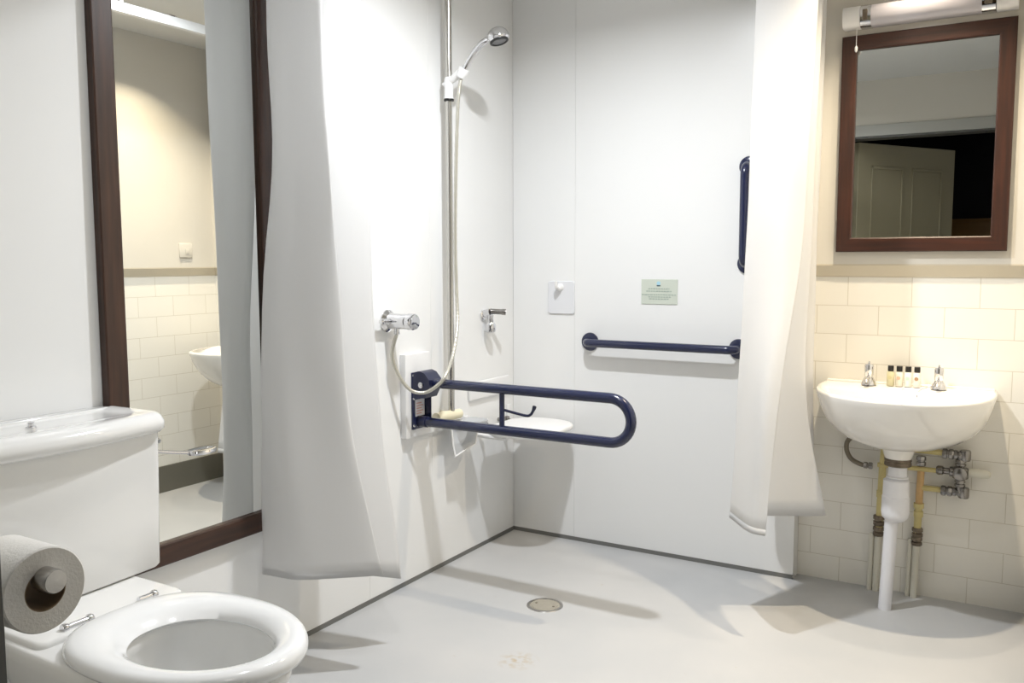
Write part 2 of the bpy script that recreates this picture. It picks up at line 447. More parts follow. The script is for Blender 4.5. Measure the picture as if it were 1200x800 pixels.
# ------------------------------------------------------------------ light fitting above the basin mirror
t = thing('strip_light', 'unlit wall strip light with pale cover above the basin mirror', 'wall light', (1.605, YU, 2.03))
x0, x1 = 1.340, 1.872; yb = YU; yf = yb-.060; z0, z1 = 2.000, 2.070
def hull_x(bm, xa, xb, grow=0, n=10):
    pts = [(yb, z0-grow), (yf+.022-grow, z0-grow)]
    for k in range(1, n):
        a = -PI/2 + PI*k/n
        pts.append((yf+.022 - (.022+grow)*math.cos(a), (z0+z1)/2 + ((z1-z0)/2+grow)*math.sin(a)))
    pts += [(yf+.022-grow, z1+grow), (yb, z1+grow)]
    loft(bm, [[(x, y, z) for y, z in pts] for x in (xa, xb)])
b = B(); hull_x(b, x0+.050, x1-.095); build('cover', b, OPAL, t)
for xa, xb in ((x0, x0+.056), (x1-.062, x1)):
    b = B(); hull_x(b, xa, xb, .001)
    bmesh.ops.bevel(b, geom=[e for e in b.edges if len(e.link_faces) == 2 and e.calc_face_angle(0) > 1.0], offset=.004, segments=2, affect='EDGES'); build('end_cap', b, WHITEPL, t)
for xa, xb in ((x0+.058, x0+.092), (x1-.104, x1-.064)):
    b = B(); hull_x(b, xa, xb, .002); c = build('chrome_collar', b, CHROME, t)
    b = B(); box(b, xa+.008, xb-.010, yf-.006, yf+.002, 2.016, 2.052, .002); build('dark_slot', b, DIRTMET, c)
b = B(); px = x0+.046
tube(b, [(px, yf+.02, z0+.002), (px, yf+.018, 1.965), (px, yf+.018, 1.935)], .0012, 6)
lathe(b, [(.002, 0), (.005, .006), (.005, .016), (.002, .022)], (px, yf+.018, 1.915), seg=12)
build('pull_cord', b, WHITEPL, t)

# small switch plate on the right wall
q = (W-.027, -.14, 1.27)
t = thing('switch_plate', 'small cream switch plate on the right wall, seen in the tall mirror', 'switch', q)
b = B(); box(b, W-.037, W-.027, -.19, -.11, 1.235, 1.31, .003); build('plate', b, PAINT, t)
b = B(); box(b, W-.041, W-.036, -.155, -.135, 1.255, 1.28, .001); build('rocker', b, PAINT, t)

# ------------------------------------------------------------------ curtain track
b = B()
tp = [(.0, -1.38, 2.2), (.3, -1.38, 2.2), (.7, -1.38, 2.2)] + [(.90+.30*math.sin(a), -1.08-.30*math.cos(a), 2.2) for a in [PI/2*k/8 for k in range(9)]] + [(1.2, -.8, 2.2), (1.2, -.4, 2.2), (1.2, 0, 2.2)]
t = thing('curtain_track', 'white L-shaped shower curtain track hung below the ceiling', 'curtain rail', (.65, -1.38, 2.2))
# rectangular-ish section
b = B(); rings = []
P_ = [V(p) for p in tp]
for i, p in enumerate(P_):
    d = (P_[min(i+1, len(P_)-1)] - P_[max(i-1, 0)]).normalized(); s = V((-d.y, d.x, 0))
    rings.append([p + s*a + V((0, 0, c)) for a, c in ((-.013, -.016), (.013, -.016), (.013, .022), (-.013, .022))])
loft(b, rings); build('track', b, WHITEPL, t, smooth=False)
b = B(); tube(b, [(1.2, -1.02, 2.21), (1.2, -1.02, HC)], .008, 12); lathe(b, [(.02, 0), (.02, -.006)], (1.2, -1.02, HC), seg=20); build('ceiling_hanger', b, WHITEPL, t)

# ------------------------------------------------------------------ curtains
def curtain(name, label, rows, n=7, sub=5, wob=.004, seed=1, hem=.035):
    """rows: list of (z_list or z, plan points) from top to bottom; every row has the same number of points"""
    rnd = random.Random(seed)
    R = []
    for z, pts in rows:
        c = cr([V((p[0], p[1], z if len(p) < 3 else p[2])) for p in pts], n)
        R.append(c)
    # interpolate between rows vertically
    cols = len(R[0]); grid = []
    ncol = [cr([R[j][i] for j in range(len(R))], sub) for i in range(cols)]
    rows_n = len(ncol[0])
    ph = [rnd.uniform(0, 6.28) for _ in range(6)]
    b = B(); vs = []
    for j in range(rows_n):
        row = []
        for i in range(cols):
            p = ncol[i][j].copy()
            tz = j/(rows_n-1)
            w = wob*(math.sin(p.z*7+i*.35+ph[0]) + .6*math.sin(p.z*13-i*.5+ph[1]))*(.3+.7*tz)
            p.x += w*.4; p.y += w
            row.append(b.verts.new(p))
        vs.append(row)
    for r1, r2 in zip(vs, vs[1:]):
        for i in range(cols-1): b.faces.new((r1[i], r1[i+1], r2[i+1], r2[i]))
    lowest = vs[-1][cols//2].co
    for f in b.faces: f.smooth = True
    me = bpy.data.meshes.new(name); 
    top = rows[0][1][0]
    off = V((top[0], top[1], 2.185)); bmesh.ops.translate(b, verts=b.verts[:], vec=-off)
    edge = [(vs[-1][i].co.copy(), vs[-2][i].co.copy()) for i in range(cols)]
    b.to_mesh(me); b.free()
    return me, off, edge
def finish_curtain(name, label, me, off, ncol, hem_rows):
    t = thing(name, label, 'shower curtain', off)
    o = bpy.data.objects.new('cloth', me); C.objects.link(o); me.materials.append(FABRIC); o.parent = t
    md = o.modifiers.new('thickness', 'SOLIDIFY'); md.thickness = .0008
    # stitched hem, a thin raised band following the bottom edge
    b = B(); cols = len(ncol); va = []; vb = []
    for c, e in ncol:
        va.append(b.verts.new(c)); vb.append(b.verts.new(c + (e-c).normalized()*.02))
    for i in range(cols-1): b.faces.new((va[i], va[i+1], vb[i+1], vb[i]))
    for f in b.faces: f.smooth = True
    m2 = bpy.data.meshes.new('hem'); b.to_mesh(m2); b.free(); m2.materials.append(FABRIC)
    h = bpy.data.objects.new('hem', m2); C.objects.link(h); h.parent = t
    md = h.modifiers.new('thickness', 'SOLIDIFY'); md.thickness = .0012; md.offset = 0
    return t

# left curtain: bunched beside the tall mirror
def X(px, py, y): return at(px, py, 1, y).x
def lrow(z, L0, M0, R0, F, I, dz=0):
    # L0 start by the wall, M0 front bulge, R0 front right edge, F fold behind, I inner layer's far edge
    return (z, [L0, ((L0[0]*.75+M0[0]*.25), (L0[1]*.5+M0[1]*.5)-.008), M0, ((M0[0]+R0[0])/2, (M0[1]+R0[1])/2-.006), R0, (R0[0]-.014, R0[1]+.018), F, (F[0]+.008, F[1]+.024, z-dz*.2), ((F[0]+I[0])/2+.006, (F[1]+I[1])/2-.004, z-dz*.6), (I[0], I[1], z-dz)])
rows = [lrow(2.185, (.040, -1.425), (.100, -1.47), (.235, -1.445), (.11, -1.385), (.215, -1.265)),
        lrow(1.85, (.042, -1.43), (.105, -1.468), (X(374, 30, -1.44), -1.44), (.11, -1.385), (X(425, 20, -1.22), -1.22)),
        lrow(1.46, (.045, -1.44), (.11, -1.465), (X(383, 200, -1.43), -1.43), (.11, -1.38), (X(430, 200, -1.21), -1.21)),
        lrow(.97, (.036, -1.495), (.12, -1.50), (X(397, 400, -1.41), -1.41), (.12, -1.37), (X(440, 400, -1.20), -1.20)),
        lrow(.62, (.034, -1.50), (.13, -1.51), (X(413, 520, -1.39), -1.39), (.13, -1.37), (X(450, 520, -1.20), -1.20), .01),
        lrow(.285, (.034, -1.51), (.15, -1.515), (X(441, 665, -1.365), -1.365), (.15, -1.36), (X(470, 680, -1.20), -1.20), .07)]
me, off, nc = curtain('left_curtain', '', rows, seed=3)
finish_curtain('shower_curtain', 'white shower curtain bunched beside the tall mirror, left of the shower', me, off, nc, 1)
# right curtain: bunched against the far wall next to the basin
Rtop = [(1.325, -.30), (1.26, -.325), (1.14, -.30), (1.115, -.275), (1.15, -.245), (1.285, -.19), (1.305, -.165), (1.26, -.14), (1.13, -.11), (1.11, -.09), (1.14, -.07), (1.27, -.05), (1.29, -.03)]
Rmid = [(1.305, -.38), (1.245, -.41), (1.135, -.36), (1.11, -.325), (1.15, -.29), (1.27, -.215), (1.29, -.185), (1.25, -.155), (1.12, -.12), (1.10, -.09), (1.14, -.07), (1.26, -.05), (1.28, -.03)]
Rlow = [(1.275, -.50), (1.225, -.51), (1.135, -.42), (1.11, -.38), (1.15, -.34), (1.275, -.25), (1.295, -.215), (1.25, -.18), (1.12, -.13), (1.10, -.10), (1.14, -.08), (1.26, -.055), (1.28, -.03)]
Rbot = [(1.262, -.585), (1.215, -.575), (1.130, -.47), (1.105, -.43), (1.16, -.385), (1.33, -.29), (1.378, -.255), (1.33, -.22), (1.16, -.16), (1.12, -.12), (1.15, -.09), (1.27, -.06), (1.30, -.035)]
mix = lambda A, Bq, t: [(a[0]*(1-t)+c[0]*t, a[1]*(1-t)+c[1]*t) for a, c in zip(A, Bq)]
rows = [(2.185, Rtop), (1.7, mix(Rtop, Rmid, .5)), (1.2, Rmid), (.75, Rlow), (.335, Rbot)]
me, off, nc = curtain('right_curtain', '', rows, seed=5, wob=.003)
finish_curtain('shower_curtain', 'white shower curtain bunched against the far wall left of the basin', me, off, nc, 1)

# ------------------------------------------------------------------ toilet
CY = -2.216
t = thing('toilet', 'white close-coupled toilet with cistern against the left wall', 'toilet', (.35, CY, 0))
def egg(xb, xf, hw, n=64, ecc=.60, pw=2.2):
    """closed egg outline: back at xb, front at xf, half width hw"""
    xm = xb + (xf-xb)*ecc*.78; out = []
    for k in range(n):
        a = 2*PI*k/n; c, s = math.cos(a), math.sin(a)
        rx = (xf-xm) if c >= 0 else (xm-xb)
        p = 2.0 if c >= 0 else pw
        cc = math.copysign(abs(c)**(2/p), c); ss = math.copysign(abs(s)**(2/p), s)
        out.append((xm + rx*cc, CY + hw*ss))
    return out
# pan: outer skin
SZ = .462
secs = [(.0, .14, .60, .115, 2.6), (.02, .14, .60, .112, 2.6), (.10, .14, .59, .10, 2.6), (.20, .14, .62, .10, 2.6), (.30, .10, .71, .135, 2.6),
        (.38, .06, .79, .165, 2.6), (.43, .04, .815, .176, 2.6), (SZ-.012, .035, .820, .178, 2.8), (SZ-.003, .038, .815, .175, 2.8), (SZ, .045, .806, .170, 2.8)]
b = B()
rings = [[(x, y, z) for x, y in egg(xb, xf, hw, 64, .62, pw)] for z, xb, xf, hw, pw in secs]
# inner bowl
inner = [(SZ, .46, .765, .128), (SZ-.012, .465, .762, .124), (SZ-.03, .46, .768, .128), (SZ-.08, .46, .765, .124), (SZ-.14, .47, .73, .105), (SZ-.19, .48, .67, .075), (SZ-.22, .50, .62, .05)]
rings += [[(x, y, z) for x, y in egg(xb, xf, hw, 64, .62, 2.1)] for z, xb, xf, hw in inner]
loft(b, rings); build('pan', b, PORC, t, ang=60)
b = B(); loft(b, [[(x, y, SZ-.185) for x, y in egg(.482, .675, .078, 48)], [(x, y, SZ-.183) for x, y in egg(.482, .675, .078, 48)]]); build('water', b, mat('bowl_water', (.62, .63, .62), .02, spec=.8), t)
# seat ring
b = B()
def seatring(z, o, i_, t_):  # blend outer->inner
    A = egg(.355, .835, .187, 96, .62, 2.7); I = egg(.470, .768, .117, 96, .62, 2.1)
    return [(A[k][0]*(1-t_)+I[k][0]*t_, A[k][1]*(1-t_)+I[k][1]*t_, z) for k in range(96)]
S0 = SZ+.004
prof = [(.02, 0), (-.005, .006), (0, .014), (.05, .022), (.16, .028), (.4, .030), (.58, .0285), (.76, .023), (.90, .014), (1.0, .003), (.97, -.002), (.75, -.003), (.3, -.003)]
rings = [seatring(S0+h, 0, 0, tt) for tt, h in prof]; rings.append(rings[0])
loft(b, rings, (False, False)); bmesh.ops.remove_doubles(b, verts=b.verts[:], dist=1e-5); st = build('seat', b, SEATP, t, ang=70)
# hinges
for s, full in ((-1, True), (1, False)):
    yc = CY + .012 + s*.080; xx = .335
    b = B(); zz_ = SZ+.016
    ya, yb2 = (yc-.027, yc+.027) if full else (yc-.02, yc+.018)
    tube(b, [(xx, ya, zz_), (xx, yb2, zz_)], .0068, 14)
    for y_ in ([ya, yb2] if full else [yb2]):
        lathe(b, [(.0085, -.006), (.010, -.003), (.010, .003), (.0085, .006)], (xx, y_, zz_), (0, 1, 0), 16)
        tube(b, [(xx, y_, zz_), (xx, y_, SZ-.001)], .006, 12)
    lathe(b, [(.014, 0), (.014, .003), (.008, .006)], (xx, yc, SZ-.0005), seg=20)
    build('hinge', b, CHROME, t)
# cistern body, tapering slightly towards the base, front gently bowed
def bow(x0_, x1_, hw, bulge, r=.03, n=14):
    x0_ = max(x0_, .032)
    pts = [(x0_, CY-hw), ]
    pts = []
    # back edge right to left
    pts.append((x0_, CY+hw-.004)); pts.append((x0_, CY-hw+.004))
    for k in range(7):
        a = PI/2*k/6; pts.append((x1_-r+r*math.sin(a)-bulge*0, CY-hw+r-r*math.cos(a)))
    m_ = 16
    for k in range(1, m_):
        s = k/m_; y = CY-hw+r + (2*hw-2*r)*s; pts.append((x1_ + bulge*math.sin(PI*s), y))
    for k in range(7):
        a = PI/2*(1-k/6); pts.append((x1_-r+r*math.sin(a), CY+hw-r+r*math.cos(a)))
    return pts
b = B()
levels = [(.474, .012, .182, .232, .010), (.478, .008, .190, .240, .012), (.485, .006, .195, .244, .012), (.60, .005, .198, .246, .014), (.72, .005, .201, .247, .014), (.802, .005, .202, .248, .014)]
loft(b, [[(x, y, z) for x, y in bow(a0, a1, hw, bl, .022)] for z, a0, a1, hw, bl in levels]); build('cistern', b, PORC, t, ang=60)
b = B()
lev = [(.800, .004, .200, .246, .018), (.802, .003, .212, .254, .022), (.812, .003, .222, .258, .024), (.828, .003, .223, .258, .024), (.842, .003, .215, .254, .022), (.848, .004, .203, .248, .020), (.849, .012, .190, .240, .016),
       (.846, .030, .160, .222, .012), (.843, .040, .145, .210, .008), (.842, .06, .125, .18, .004)]
loft(b, [[(x, y, z) for x, y in bow(a0, a1, hw, bl, .035 if a1 > .16 else .02)] for z, a0, a1, hw, bl in lev]); box(b, .001, .036, CY-.246, -1.986, .804, .8485, .003); ld_ = build('cistern_lid', b, PORC, t, ang=60)
bp_ = at(37, 501, 2, .845)
b = B(); bx = max(.06, bp_.x); p0 = at(37, 501, 2, .843)
lathe(b, [(.011, 0), (.011, .003), (.006, .005), (.006, .010), (.008, .012), (.003, .014)], (.105, p0.y-.0, .842), seg=20); build('lid_button', b, CHROME, ld_)
# deck between pan and cistern
b = B(); 
loft(b, [[(x, y, z) for x, y in rrect(.195, CY+.006, .33+g, .335+g, .02)] for z, g in ((.40, -.04), (.44, 0), (SZ+.004, 0), (SZ+.010, -.004), (SZ+.0125, -.014))]); build('deck', b, PORC, t, ang=60)
# spatula lever out of the cistern's side
b = B()
LP = [(.12, CY+.236, .745), (.12, CY+.255, .742), (.122, CY+.28, .738), (.122, CY+.35, .722), (.122, CY+.39, .714)]
tube(b, cr(LP, 5), .0045, 12)
lathe(b, [(.014, 0), (.014, .006), (.009, .012)], (.12, CY+.240, .744), (0, 1, 0), 20)
pc = V((.124, CY+.425, .711)); 
ring = [(pc.x + .026*math.cos(a)*(1), pc.y + .040*math.sin(a)) for a in [2*PI*k/28 for k in range(28)]]
loft(b, [[(x, y, pc.z-.004) for x, y in ring], [(pc.x+(x-pc.x)*1.08, pc.y+(y-pc.y)*1.05, pc.z+.001) for x, y in ring], [(pc.x+(x-pc.x)*1.0, pc.y+(y-pc.y)*1.0, pc.z+.006) for x, y in ring], [(pc.x+(x-pc.x)*.75, pc.y+(y-pc.y)*.82, pc.z+.002) for x, y in ring]])
build('flush_lever', b, CHROME, t)

# ------------------------------------------------------------------ toilet roll by the door
RC = at(56, 681, 1, YD+.068); ry, rz = YD+.068, RC.z; rx = RC.x
t = thing('paper_holder', 'chrome spindle holder beside the doorway, carrying the toilet roll', 'toilet roll holder', (rx-.14, YD, rz))
sz_ = rz+.003; 
b = B(); lathe(b, [(.024, 0), (.024, .006), (.018, .010)], (rx-.15, YD, sz_), (0, 1, 0), 24)
tube(b, cr([(rx-.15, YD+.006, sz_), (rx-.15, ry-.02, sz_), (rx-.145, ry-.004, sz_), (rx-.125, ry, sz_), (rx+.0, ry+.0, sz_)], 6), .0122, 16); build('arm', b, CHROME, t)
b = B(); lathe(b, [(.009, -.02), (.0155, -.018), (.0165, -.012), (.0165, .012), (.015, .016), (.002, .017)], (rx+.003, ry+.0, sz_), (1, 0, 0), 28); build('end_knob', b, STEEL, t)
# roll: hangs from spindle
RR, ri = .0575, .0285
rc = V((rx-.006, ry, sz_ - ri + .0125))
b = B(); lathe(b, [(ri, -.10), (RR-.002, -.10), (RR, -.098), (RR, -.002), (RR-.002, 0), (ri, 0)], rc, (1, 0, 0), 56, (False, False))
t2 = thing('toilet_roll', 'white toilet roll hanging on the chrome spindle at the left edge', 'toilet roll', rc - V((.05, 0, RR)))
build('paper', b, PAPER, t2)
b = B(); lathe(b, [(ri, -.10), (ri-.0012, -.10), (ri-.0012, 0), (ri, 0)], rc, (1, 0, 0), 40, (False, False)); build('cardboard_core', b, CARD, t2)

# ------------------------------------------------------------------ shower mixer
t = thing('shower_mixer', 'chrome shower mixer valve on the left shower wall, feeding the hose', 'shower valve', (0, -.873, .985))
my, mz = -.873, .988
b = B(); lathe(b, [(.001, 0), (.040, 0), (.040, .006), (.033, .012), (.028, .016)], (0, my, mz), (1, 0, 0), 36); build('wall_flange', b, CHROME, t)
b = B(); lathe(b, [(.027, .010), (.0275, .03), (.0270, .05), (.0270, .088), (.0245, .094)], (0, my, mz), (1, 0, 0), 36); build('body', b, CHROME, t)
b = B(); lathe(b, [(.0245, .093), (.029, .096), (.029, .118), (.025, .124), (.002, .126)], (0, my, mz), (1, 0, 0), 28)
box(b, .098, .120, my-.034, my-.02, mz-.010, mz+.004, .003); kn = build('control_knob', b, CHROME, t)
b = B(); tube(b, [(.030, my-.01, mz), (.030, my-.062, mz+.002)], [.012, .009], 16); lathe(b, [(.009, .0), (.011, .01), (.008, .018)], (.030, my-.055, mz+.002), (0, -1, 0), 16); build('lever', b, CHROME, t)
b = B(); tube(b, [(.042, my, mz-.02), (.042, my, mz-.045)], .010, 16); build('hose_outlet', b, CHROME, t)

# ------------------------------------------------------------------ riser rail
ryx, ryy = .05, -.552
t = thing('riser_rail', 'tall vertical shower rail on the left shower wall', 'shower rail', (ryx, ryy, .62))
b = B(); tube(b, [(ryx, ryy, .625), (ryx, ryy, 2.28)], .0125, 24); build('pole', b, SATIN, t)
b = B(); tube(b, [(0, ryy, 2.26), (.05, ryy, 2.26)], .014, 20); lathe(b, [(.017, -.02), (.017, .03)], (ryx, ryy, 2.26), seg=20); build('top_bracket', b, WHITEPL, t)
b = B(); tube(b, [(ryx, -.655, .612), (ryx, -.50, .606)], .019, 28)
tube(b, [(0, ryy, .608), (.05, ryy, .608)], .014, 16)
bmesh.ops.recalc_face_normals(b, faces=b.faces[:]); o = build('bottom_bracket', b, CREAMPL, t); o['label'] = 'cream cylindrical bottom bracket'
# slider with handset clamp
z0s = 1.795
b = B(); lathe(b, [(.0125, 0), (.018, .001), (.018, .008), (.0165, .010), (.0165, .075), (.012, .082)], (ryx, ryy, z0s), seg=28)
sl = build('slider', b, WHITEPL, t)
b = B(); lathe(b, [(.0185, 0), (.0188, .002), (.0188, .006), (.0185, .008)], (ryx, ryy, z0s-.006), seg=28); build('slider_ring', b, BLACK, sl)
b = B(); tube(b, [(ryx-.02, ryy-.005, 1.848), (ryx+.02, ryy, 1.868), (.100, ryy, 1.888)], [.008, .014, .014], 16)
lathe(b, [(.017, -.018), (.021, .012), (.019, .016)], (.112, ryy, 1.886), (.55, 0, .83), 24); build('clamp', b, WHITEPL, sl)

# handset
t = thing('shower_handset', 'chrome shower handset clipped high on the vertical rail', 'shower head', (.112, ryy, 1.875))
hp = [at(px_, py_, 1, ryy) for px_, py_ in ((540.5, 92), (543, 84), (549, 72), (557, 60), (566, 50), (576, 44))]
b = B(); tube(b, cr(hp, 5), [.0085+.0035*min(1, i/18) for i in range(26)], 20); build('handle', b, CHROME, t)
hc = at(583, 41, 1, ryy); hn = V((.30, -.02, -.95)).normalized()
b = B(); lathe(b, [(.010, -.022), (.028, -.018), (.038, -.006), (.041, .006), (.040, .016), (.034, .022)], hc, hn, 36); build('head', b, CHROME, t)
fc = hc + hn*.0222
b = B(); lathe(b, [(.034, -.002), (.034, .004), (.027, .006), (.0265, .003), (.027, -.002)], fc, hn, 36); build('rubber_ring', b, BLACK, t)
b = B(); lathe(b, [(.026, -.001), (.026, .003), (.001, .004)], fc, hn, 32); build('spray_plate', b, GREYF, t)

# hose
Hp = [hp[0]+V((0, 0, .005)), (.098, -.553, 1.83), at(536.5, 125, 1, -.556), at(534.5, 190, 1, -.558), at(533.5, 280, 1, -.56), at(535, 340, 1, -.57), at(536, 380, 1, -.60), at(531, 415, 1, -.68), at(522, 440, 1, -.76),
      at(512, 452, 1, -.78), at(497, 460, 1, -.80), at(480, 456, 1, -.835), at(466, 437, 1, -.868), at(459.5, 415, 1, -.878), (.042, my-.001, mz-.045)]
pts = cr(Hp, 26)
b = B(); L_ = 0; rs = []
for i, p in enumerate(pts):
    if i: L_ += (pts[i]-pts[i-1]).length
    rs.append(.0066 + .0005*math.sin(L_*900))
tube(b, pts, rs, 12)
o = build('shower_hose', b, HOSE, origin=tuple(pts[0])); tag(o, 'silver shower hose looping down from the handset to the mixer valve', 'hose')

# low handset bracket / outlet
c0 = at(566, 366, 0, .0)
t = thing('handset_bracket', 'small chrome handset bracket on the shower wall near the corner', 'bracket', (0, c0.y, c0.z))
by, bz = c0.y+.0, c0.z
b = B(); lathe(b, [(.001, 0), (.023, 0), (.023, .005), (.018, .009)], (0, by, bz-.01), (1, 0, 0), 28); build('wall_plate', b, CHROME, t)
b = B(); tube(b, [(.005, by, bz-.005), (.038, by, bz+.002)], [.016, .017], 20); lathe(b, [(.013, 0), (.013, .03), (.016, .035)], (.036, by, bz-.045), (0, 0, 1), 20); build('arm', b, CHROME, t)
b = B(); lathe(b, [(.011, 0), (.011, .045), (.0125, .047), (.0125, .062), (.009, .062), (.008, .04)], (.038, by, bz+.006), (.85, .5, -.06), 24, (True, True)); build('socket', b, DCHROME, t)
b = B(); lathe(b, [(.012, 0), (.021, .005), (.023, .018), (.023, .032), (.017, .042)], (.036, by, bz-.083), (0, 0, 1), 28); build('knob', b, CHROME, t)

# ------------------------------------------------------------------ white back board and fold-down rail
b = B(); box(b, 0, .026, -.805, -.655, .555, .862, .003)
o = build('mounting_board', b, OFFPL, origin=(0, -.73, .555)); tag(o, 'white rectangular board on the shower wall behind the hinged rail', 'board')
RY = -.735
t = thing('hinged_grab_rail', 'navy fold-down grab rail hinged on the white board, jutting into the shower', 'grab rail', (.026, RY, .587))
b = B(); box(b, .026, .034, RY-.040, RY+.040, .585, .795, .002); build('wall_plate', b, NAVY, t)
b = B(); box(b, .030, .060, RY+.034, RY+.040, .585, .72, .0015, 1); build('side_channel', b, NAVY, t)
b = B()
ring = []
for k in range(13):
    a = PI*k/12; ring.append((.063 - .036*math.cos(a) , .778 + .022*math.sin(a)))
prof2 = [(.030, .700), (.030, .778)] + [(.030+.035*(1-math.cos(PI/2*k/6)), .778+.024*math.sin(PI/2*k/6)) for k in range(1, 7)] + [(.085, .795), (.105, .772), (.105, .742), (.085, .705)]
loft(b, [[(x, y, z) for x, z in prof2] for y in (RY-.038, RY+.038)])
bmesh.ops.bevel(b, geom=[e for e in b.edges if len(e.link_faces) == 2 and e.calc_face_angle(0) > 1.2], offset=.003, segments=2, affect='EDGES')
hb = build('hinge_block', b, NAVYM, t)
b = B(); lathe(b, [(.011, 0), (.011, .004), (.007, .007), (.001, .007)], (.070, RY-.038, .752), (0, -1, 0), 20); build('pivot_bolt', b, CHROME, t)
for z in (.60, .70, .785):
    b = B(); lathe(b, [(.0055, 0), (.005, .002), (.001, .003)], (.034, RY-.034, z), (1, 0, 0), 12); build('screw', b, CHROME, t)
tz, bz2, xe = .757, .612, .797; rr = (tz-bz2)/2
arc = [(xe+rr*math.sin(a), RY, (tz+bz2)/2+rr*math.cos(a)) for a in [PI*k/20 for k in range(21)]]
b = B(); tube(b, [(.075, RY, tz), (.4, RY, tz)] + arc + [(.4, RY, bz2), (.055, RY, bz2)], .0175, 28); build('rail_tube', b, NAVY, t)
b = B(); tube(b, [(.036, RY, bz2), (.070, RY, bz2)], .0205, 24); build('lower_stop', b, NAVYM, t)
b = B(); tube(b, [(.388, RY, bz2+.008), (.388, RY, tz-.008)], .0095, 18); st_ = build('strut', b, NAVY, t)
b = B(); hk = cr([(.392, RY, .685), (.45, RY, .676), (.487, RY, .672), (.503, RY, .678), (.513, RY, .694), (.518, RY, .708)], 5)
tube(b, hk, [.0048]*(len(hk)-7) + [.0050, .0055, .0062, .0068, .0072, .0072, .0050], 14); build('paper_hook', b, NAVYM, t)
b = B(); box(b, .0335, .0348, RY-.026, RY+.030, .632, .694, .0004, 1); sk = build('sticker', b, STICK, t, smooth=False); sk['label'] = 'white sticker with faded red print'
b = B()
for i in range(5):
    box(b, .0347, .0352, RY-.020, RY+(.020 if i % 2 else .012), .640+i*.0095, .6445+i*.0095)
build('print', b, REDINK, sk, smooth=False)

# dish below the rail's end
t = thing('soap_dish', 'frosted white dish hanging below the foot of the vertical shower rail', 'soap dish', (.05, -.50, .45))
q = [at(528, 497, 0, .06), at(553, 494, 0, .06), at(559, 507, 0, .075), at(557, 520, 0, .085), at(545, 527, 0, .085), at(533, 535, 0, .075), at(530, 520, 0, .065)]
b = B(); loft(b, [[p - V((.004, 0, 0)) for p in q], [p + V((.002, 0, 0)) for p in q]]); 
q2 = [p.copy() for p in q]; build('plate', b, CLEARPL, t)
b = B(); tube(b, [q[0]+V((.003, 0, 0)), q[6]+V((.003, 0, 0)), q[5]+V((.003, 0, 0))], .004, 10); tube(b, [q[5], q[4], q[3], q[2]], .004, 10); build('rim', b, OFFPL, t)
b = B(); dy = (q[0].y+q[1].y)/2; tube(b, [(.0, dy, q[0].z-.004), (.06, dy, q[0].z-.004)], .010, 14); build('stem', b, OFFPL, t)
b = B(); loft(b, [[(x, y, z) for x, y in rrect(.10, -.49, .10+g, .13+g, .04)] for z, g in ((.562, -.03), (.572, 0), (.582, .006), (.583, -.006), (.574, -.02))]); build('tray', b, CLEARPL, t, ang=60)

# ------------------------------------------------------------------ fold-down shower seat in the corner
t = thing('shower_bench', 'white folding shower seat with padded back on the wall in the far corner', 'shower seat', (0, -.215, .48))
b = B()
def rr3(x0_, x1_, y0_, y1_, r): return rrect((x0_+x1_)/2, (y0_+y1_)/2, x1_-x0_, y1_-y0_, r, 10)
loft(b, [[(x, y, z) for x, y in rr3(.06+g, .355-g, -.40+g, -.035-g, .11)] for z, g in ((.502, .02), (.505, .005), (.511, 0), (.520, 0), (.527, .004), (.530, .014), (.530, .030))])
build('seat_pad', b, WHITEPL, t, ang=60)
b = B(); box(b, .0, .014, -.365, -.055, .63, .705, .006, 3); build('back_pad', b, OFFPL, t)
for y0_, y1_ in ((-.40, -.37), (-.065, -.035)):
    b = B(); box(b, .0, .012, y0_, y1_, .46, .575, .003); build('wall_plate', b, OFFPL, t)
for yy in (-.385, -.05):
    b = B(); tube(b, [(.012, yy, .502), (.20, yy, .499)], .009, 12); 
    build('seat_arm', b, OFFPL, t)
for yy in (-.30, -.13):
    b = B(); tube(b, [(.0, yy, .52), (.075, yy, .52)], .008, 14); lathe(b, [(.011, 0), (.011, .014), (.006, .016)], (.045, yy, .522), (0, 0, 1), 16); build('hinge', b, DCHROME, t)

# ------------------------------------------------------------------ grab bars on the far wall
def grab(name, label, p0, p1, out, loc):
    t = thing(name, label, 'grab rail', loc)
    p0 = V(p0); p1 = V(p1); o = V((0, -1, 0)); d = (p1-p0).normalized(); R_ = .034
    pts = [p0, p0+o*(out-R_)]
    pts += [p0+o*(out-R_) + o*R_*math.sin(a) + d*R_*(1-math.cos(a)) for a in [PI/2*k/8 for k in range(1, 9)]]
    pts += [p1+o*(out-R_) + o*R_*math.cos(a) - d*R_*(1-math.sin(a)) for a in [PI/2*k/8 for k in range(0, 8)]]
    pts += [p1+o*(out-R_), p1]
    b = B(); tube(b, pts, .0165, 26); build('bar', b, NAVY, t)
    for p in (p0, p1):
        b = B(); lathe(b, [(.001, 0), (.037, 0), (.0385, .003), (.037, .008), (.027, .012), (.018, .013)], p, o, 36); build('flange', b, NAVY, t)
    return t
gl = at(692, 399.5, 1, 0); gr = at(868, 408, 1, 0)
grab('grab_bar', 'navy horizontal grab bar on the far shower wall below the small sign', (gl.x, 0, .861), (.998, 0, .861), .062, (gl.x, 0, .861))
grab('grab_bar', 'navy vertical grab bar on the far shower wall beside the right-hand curtain', (1.024, 0, 1.545), (1.024, 0, 1.185), .062, (1.024, 0, 1.185))

